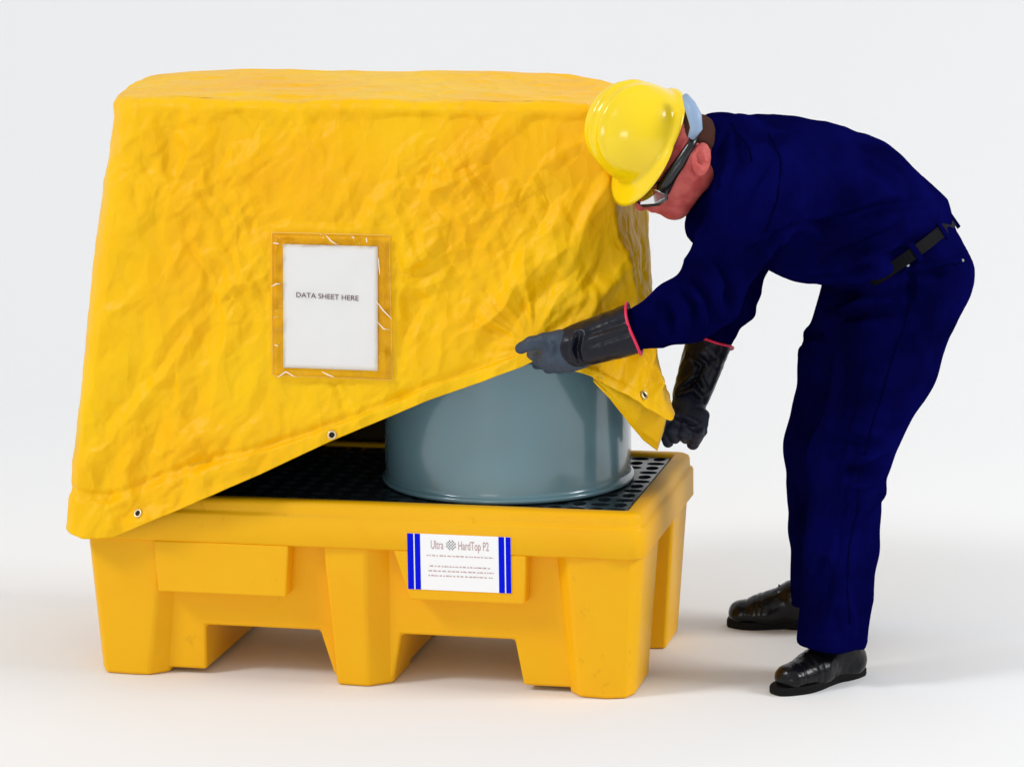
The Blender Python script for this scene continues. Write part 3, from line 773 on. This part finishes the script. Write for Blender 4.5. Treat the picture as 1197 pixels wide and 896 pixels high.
# head + neck (one body mesh)
a = lambda px, py, y: aty(px, py, y-.39)
yc = .405
hU = cvec(-.80, .40, .45); hF = np.array(cvec(-.45, -.89, .0)); hF = hF-hU*(hF@hU); hF /= np.linalg.norm(hF); hL = np.cross(hU, hF)
if hL@(-FW) < 0: hL = -hL
ear = a(820, 186, .325)
head = [E(a(776, 178, yc), np.array([hF, hL, hU]), (.092, .074, .090), .03),          # skull
        E(a(800, 165, yc), np.array([hF, hL, hU]), (.062, .070, .070), .03),          # occiput
        C(a(812, 180, .41), a(862, 186, .50), .062, .066, .03),                        # neck
        C(a(803, 205, .392), a(789, 238, .40), .052, .036, .03),                       # jaw
        C(a(790, 205, .36), a(772, 225, .372), .026, .026, .025),                      # cheek near
        E(a(784, 242, .40), I3, (.026, .026, .019), .014),                             # chin
        C(a(772, 236, .40), a(764, 239, .40), .021, .017, .014),                       # upper lip area
        C(a(770, 246, .385), a(769, 246, .415), .0065, .0065, .005),                   # lips
        C(a(763, 245, .387), a(762, 245, .413), .006, .006, .005),
        C(a(757, 226, .40), a(749, 240, .40), .010, .0125, .010),                      # nose
        C(a(755, 239, .39), a(755, 239, .41), .0085, .0085, .006),
        C(a(740, 222, .37), a(742, 222, .43), .015, .015, .015),                       # brow
        C(a(806, 180, .338), a(806, 200, .345), .018, .018, .02),
        ]
ew = hL
def earp(u, v, dep=0): # image offsets around the ear
    return ear+RT*u*.00189*1-UP*v*.00189-FW*dep
head += [E(earp(0, 0, -.004), np.array([cvec(.15, 1, 0), cvec(-1, .15, .25), cvec(.25, 0, 1)]), (.037, .0215, .009), .006),
         E(earp(-2.5, 1.5, .010), np.array([cvec(.15, 1, 0), cvec(-1, .15, .25), cvec(.25, 0, 1)]), (.024, .0125, .009), .006, '-'),
         C(earp(1.5, -9, .007), earp(6, 3, .007), .0035, .003, .004),
         C(earp(-3, 8, .006), earp(1, 13, .005), .0055, .0045, .004),
         C(earp(-7, -1, .005), earp(-6, 5, .005), .0035, .003, .003)]
V, F = sculpt(head, .0026)
child(link('body', mesh_np(V, F), M_skin), per)
# hair at the nape, close cropped
hr = [E(a(806, 160, yc), np.array([hF, hL, hU]), (.055, .071, .060), .01),
      C(a(819, 164, .40), a(824, 172, .41), .047, .046, .02),
      E(ear+np.array([.03, 0, -.03]), I3, (.065, .09, .065), .01, '-') ,]
hr[2] = E(earp(-4, 8, .02), I3, (.052, .07, .050), .012, '-')
V, F = sculpt(hr, .003, disp=lambda V, N: .0012*pn(V*220))
child(link('hair', mesh_np(V, F), M_hair), per)
# goggles
gcol = []
B = Bag(); B.tube([a(775, 222, .332), a(784, 205, .325), (a(795, 190, .322)), a(806, 172, .326), a(813, 160, .335)], [.017, .015, .013, .011, .009], 10)
g = B.build('goggles', M_gog, per, True)
B = Bag(); B.tube([a(768, 214, .332), a(779, 218, .33), a(779, 232, .335), a(770, 239, .345), a(752, 241, .365), a(745, 236, .375), a(750, 222, .355)], .0032, 8, closed=True); q = B.build('lens_frame', M_gog, per, True)
# clear side lens, curved
ll = []
for j in range(9):
    for i in range(9):
        u_, v_ = i/8, j/8; px = 748+30*u_+2*math.sin(v_*3); py = 217+20*v_+(1-u_)*2; yy = .352-.030*u_-.006*math.sin(math.pi*u_)*1-.005*math.sin(math.pi*v_)
        ll.append(a(px, py, yy))
ix = np.arange(81).reshape(9, 9); lf = np.stack([ix[:-1, :-1], ix[:-1, 1:], ix[1:, 1:], ix[1:, :-1]], -1).reshape(-1, 4)
child(link('goggle_lens', mesh_np(np.array(ll), lf), M_lens), per)
B = Bag(); B.tube([a(758, 219, .335), a(768, 222, .325), a(777, 227, .322)], .0026, 8); B.build('lens_rib', M_steel, per, True)
B = Bag(); B.tube([a(756, 238, .345), a(768, 236, .33), a(777, 231, .325)], .0028, 8); B.build('lens_rib', M_steel, per, True)

# hard hat
hc = a(755, 159, .40)
hu2 = hU; 
B = None
def hat():
    NP, NT = 120, 40; V = []; F = []
    for j in range(NT+1):
        t = j/NT*math.pi/2
        for i in range(NP):
            p = 2*math.pi*i/NP; cf, sf = math.cos(p), math.sin(p)
            rf = .114 if cf > 0 else .112; rl = .101; hh = .134
            ex_ = math.sin(t)**.92; x = rf*cf*ex_; y = rl*sf*ex_; z = hh*math.cos(t)**.88
            r1 = sum(math.exp(-((y-c)/.0075)**2)*k for c, k in ((0, 1), (.034, .9), (-.034, .9)))*.0085*math.exp(-((x+.005)/.105)**4)*(1 if t < 1.25 else 0)*sst(1.25, .9, t)
            n = np.array([x/rf**2, y/rl**2, max(z, 0)/hh**2+1e-6]); n /= np.linalg.norm(n)
            V.append(np.array([x, y, z])+n*r1)
    # flange and peak
    fr = []
    for (w0, dz, pk) in ((.004, -.004, .1), (.010, -.007, .45), (.014, -.010, .8), (.015, -.014, 1.0), (.013, -.016, .97), (.009, -.011, .75), (.0, -.006, 0)):
        for i in range(NP):
            p = 2*math.pi*i/NP; cf, sf = math.cos(p), math.sin(p); rf = .114 if cf > 0 else .112
            pw = max(0, cf)**.9; x = rf*cf+cf*(w0*.75)+pk*.036*pw*cf; y = .101*sf+sf*w0*.75+pk*.030*pw*sf; z = dz-.006*pk*pw
            V.append(np.array([x, y, z]))
    R = NT+1+7
    for j in range(R-1):
        for i in range(NP):
            i2 = (i+1) % NP; F.append((j*NP+i, (j+1)*NP+i, (j+1)*NP+i2, j*NP+i2))
    # inner shell
    base = len(V); 
    for j in range(NT, -1, -4):
        t = j/NT*math.pi/2
        for i in range(NP):
            p = 2*math.pi*i/NP; rf = .110 if math.cos(p) > 0 else .108
            V.append(np.array([rf*math.cos(p)*math.sin(t)**.92, .097*math.sin(p)*math.sin(t)**.92, .130*math.cos(t)**.88-.003]))
    nin = len(range(NT, -1, -4)); prev = (R-1)*NP
    for j in range(nin):
        cur = base+j*NP
        for i in range(NP): F.append((prev+i, cur+i, cur+(i+1) % NP, prev+(i+1) % NP))
        prev = cur
    V = np.array(V); Wd = hc+V[:, :1]*hF+V[:, 1:2]*hL+V[:, 2:3]*hU
    o_ = link('hard_hat', mesh_np(Wd, np.array(F)), M_hat); child(o_, per); return o_
hat()
# head harness: pale nape strap with ratchet
def hp3(f, l, u): return hc+f*hF+l*hL+u*hU
B = Bag(); pts = []
for t in np.linspace(-2.0, 2.0, 40):
    pts.append(hp3(-.100*math.cos(t*.62)-.0, .080*math.sin(t*.62)*1.05, -.030-.016*math.cos(t*.8)))
V = []; F = []
for i, p in enumerate(pts):
    for k in (-1, 1): 
        wd = .010+.013*math.exp(-((i-19.5)/7)**2)
        V.append(p+hU*k*wd); 
for i in range(len(pts)-1): F.append((2*i, 2*i+1, 2*i+3, 2*i+2))
o = link('harness_band', mesh_py(V, F, True), M_harn); child(o, per); q = o.modifiers.new('t', 'SOLIDIFY'); q.thickness = .004
B = Bag(); B.tube([a(801, 112, .35), a(806, 122, .335), a(812, 136, .322), a(814, 150, .318), a(808, 161, .322)], [.007, .013, .016, .014, .008], 14); B.build('harness_clip', M_harn, per, True)
B = Bag(); B.tube([a(806, 124, .40), a(812, 130, .39), a(815, 137, .38)], [.006, .008, .006], 8); B.build('harness_knob', M_gog, per, True)

a = lambda px, py, y: aty(px, py, y)
# gloves -------------------------------------------------------------
def frame_w(ax): 
    v = np.cross(ax, FW); return v/np.linalg.norm(v)
# near glove
g1 = [C(a(752, 381, -.06), a(672, 405, -.075), .058, .047, .012),
      C(a(765, 377, -.06), a(731, 387, -.062), .0545, .047, .004, op='-'), cut(a(741, 384, -.06), -(a(752, 381, -.06)-a(672, 405, -.075))/np.linalg.norm(a(752, 381, -.06)-a(672, 405, -.075)), 1.0)]
V, F = sculpt(g1, .0028, [fol([(672, 388, -.1), (669, 410, -.1), (680, 430, -.1)], .006, .006), fol([(680, 396, -.1), (705, 388, -.1), (730, 380, -.09)], -.003, .006)], cloth_noise(22, .0016))
gl = link('glove', mesh_np(V, F), M_glove); child(gl, per); gl['label'] = 'dark glove gripping the cover hem, thumb on top'
h1 = [C(a(676, 407, -.075), a(657, 410, -.082), .045, .044, .02, YV, .7),
      C(a(657, 413, -.082), a(643, 420, -.075), .042, .027, .02, YV, .7),
      C(a(662, 400, -.090), a(636, 398, -.095), .021, .016, .016),       # thumb base
      C(a(636, 398, -.095), a(621, 401, -.092), .0155, .0145, .008),
      C(a(621, 401, -.092), a(609, 407, -.082), .0145, .0125, .006)]
# four fingers under the hem, curling up inside the sheet
for i, (x0, y0, x1, y1, x2, y2) in enumerate(((648, 408, 630, 416, 612, 412), (652, 413, 636, 421, 618, 419), (658, 418, 644, 425, 628, 425), (664, 422, 654, 428, 641, 430))):
    yy = -.072+.004*i
    h1 += [C(a(x0, y0, yy), a(x1, y1, yy+.030), .017, .0155, .010), C(a(x1, y1, yy+.030), a(x2, y2, yy+.075), .0145, .012, .005)]
V, F = sculpt(h1, .0024, [fol([(637, 400, -.1), (640, 408, -.09), (637, 418, -.08)], -.003, .004)], cloth_noise(30, .0012))
child(link('glove_hand', mesh_np(V, F), M_gloveg), per); 
def ring(name, c, ax, r, tr_, mat_, tilt=None):
    ax = ax/np.linalg.norm(ax); e1 = np.cross(ax, [0, 0, 1.]); e1 /= np.linalg.norm(e1); e2 = np.cross(ax, e1)
    B = Bag(); B.tube([c+r*(math.cos(t)*e1+math.sin(t)*e2)+ax*.002*math.sin(3*t) for t in np.linspace(0, 2*math.pi, 48, endpoint=False)], tr_, 8, closed=True)
    return B.build(name, mat_, per, True)
ax1 = a(752, 381, -.06)-a(672, 405, -.075)
# cut the cuff end flat by the ring
ring('cuff_piping', a(741, 384, -.06), ax1, .0588, .0034, M_red)
# far glove
g2 = [C(a(832, 390, .545), a(808, 462, .50), .056, .044, .012),
      C(a(835, 378, .545), a(828, 408, .54), .054, .047, .004, op='-'), cut(a(829, 400, .54), -(a(829, 400, .54)-a(812, 462, .50))/np.linalg.norm(a(829, 400, .54)-a(812, 462, .50)), 1.0)]
V, F = sculpt(g2, .0028, [fol([(800, 415, .45), (815, 430, .45), (805, 445, .45)], .004, .006), fol([(790, 455, .45), (812, 450, .45), (826, 458, .45)], .005, .006), fol([(785, 470, .45), (805, 466, .45), (820, 470, .45)], .006, .006)], cloth_noise(26, .0014))
gl = link('glove', mesh_np(V, F), M_glove); child(gl, per); gl['label'] = 'black gauntlet clenched at the rear corner of the cover'
h2 = [C(a(805, 474, .49), a(805, 490, .46), .041, .038, .02)]
fg = [((783, 486, .43), (777, 500, .42), (781, 516, .43), .0155),
      ((792, 492, .43), (787, 503, .41), (789, 512, .42), .0150),
      ((802, 494, .43), (800, 506, .41), (801, 512, .43), .0155),
      ((813, 492, .44), (814, 506, .42), (811, 514, .43), .0165),
      ((820, 486, .45), (818, 503, .44), (810, 519, .44), .0160)]
for p0, p1, p2, r_ in fg: h2 += [C(a(*p0), a(*p1), r_*1.15, r_*1.05, .008), C(a(*p1), a(*p2), r_, r_*.85, .004)]
V, F = sculpt(h2, .0024, [fol([(790, 480, .4), (800, 486, .4), (815, 492, .4)], .005, .005), fol([(808, 494, .4), (816, 498, .4), (824, 496, .4)], .005, .004)], cloth_noise(30, .0015))
child(link('glove_hand', mesh_np(V, F), M_glovef), per)
ring('cuff_piping', a(829, 400, .54), a(829, 400, .54)-a(812, 462, .50), .0585, .0032, M_red)

# shoes --------------------------------------------------------------
def shoe(heel, toe, yaw_fix=0):
    h_ = np.array(heel, float); t_ = np.array(toe, float); d = t_-h_; Ls = np.linalg.norm(d); X_ = d/Ls; Z_ = np.array([0, 0, 1.]); Y_ = np.cross(Z_, X_)
    def w_(x, y, z): return h_+X_*x*Ls+Y_*y+Z_*z
    up = [C(w_(.14, 0, .045), w_(.20, 0, .075), .036, .040, .02, Y_, .95),
          C(w_(.16, 0, .035), w_(.55, 0, .036), .032, .034, .03, Y_, 1.0),
          C(w_(.55, .0, .036), w_(.84, .004, .034), .036, .031, .03, Y_, 1.28),
          C(w_(.26, 0, .075), w_(.58, .0, .048), .034, .028, .03, Y_, .95),
          E(w_(.5, 0, -.066), I3, (.4, .4, .078), .002, '-')]
    up[-1] = E(w_(.5, 0, -.99), I3, (1., 1., 1.005), .002, '-')
    ax = np.array([X_, Y_, Z_])
    def dsp(V, N):
        q = (V-h_)@X_/Ls
        return -.0012*np.exp(-((q-.60)/.012)**2)-.0010*np.exp(-((q-.66)/.012)**2)-.0018*np.exp(-((q-.78)/.008)**2)*((V[:, 2] > .03))+.0008*pn(V*60)
    V, F = sculpt(up, .003, disp=dsp); s_ = link('shoe', mesh_np(V, F), M_shoe); child(s_, per)
    # sole: outline extruded with a heel block
    out_ = []
    for k in range(48):
        t = 2*math.pi*k/48; x = .5-.5*math.cos(t); hw = (.036+.014*math.exp(-((x-.76)/.22)**2)-.007*math.exp(-((x-.38)/.15)**2))*abs(math.sin(t))**.5 if math.sin(t) else 0
        out_.append((x, math.copysign(hw, math.sin(t))))
    V = []; F = []; zz = (0, .016, .021); n = 48
    def zb(x): return .0 if x > .42 or x < .30 else .006*math.sin(math.pi*(x-.30)/.12)
    for z, sc in ((0, .97), (.004, 1.0), (.015, 1.0), (.019, .96)):
        for x, y in out_:
            zc = z if z > .01 else (z+(zb(x))); V.append(w_(.5+(x-.5)*(1.005 if sc == 1 else .99), y*sc, zc))
    for r_ in range(3):
        for k in range(n): F.append((r_*n+k, (r_*n+(k+1) % n), (r_+1)*n+(k+1) % n, (r_+1)*n+k))
    F += [tuple(range(n))[::-1], tuple(range(3*n, 4*n))]
    so_ = link('sole', mesh_py(V, F, False), M_sole); so_.parent = s_
    for i in range(3):
        B = Bag(); x = .40+.065*i; zt = .107-.0115*i
        B.tube([w_(x, -.020, zt-.014), w_(x+.005, 0, zt-.002), w_(x, .020, zt-.014)], .0024, 8)
        l_ = B.build('lace', M_gog); l_.parent = s_
        for sg in (-1, 1):
            B = Bag(); p = w_(x, sg*.021, zt-.015); B.tube([p, p+Y_*sg*.003+Z_*.002], .0028, 8)
            l_ = B.build('lace_eyelet', M_steel); l_.parent = s_
shoe(atz(1008, 786, 0), atz(905, 812, 0))
fh = atz(952, 733, 0); shoe(fh, atz(850, 730, 0))
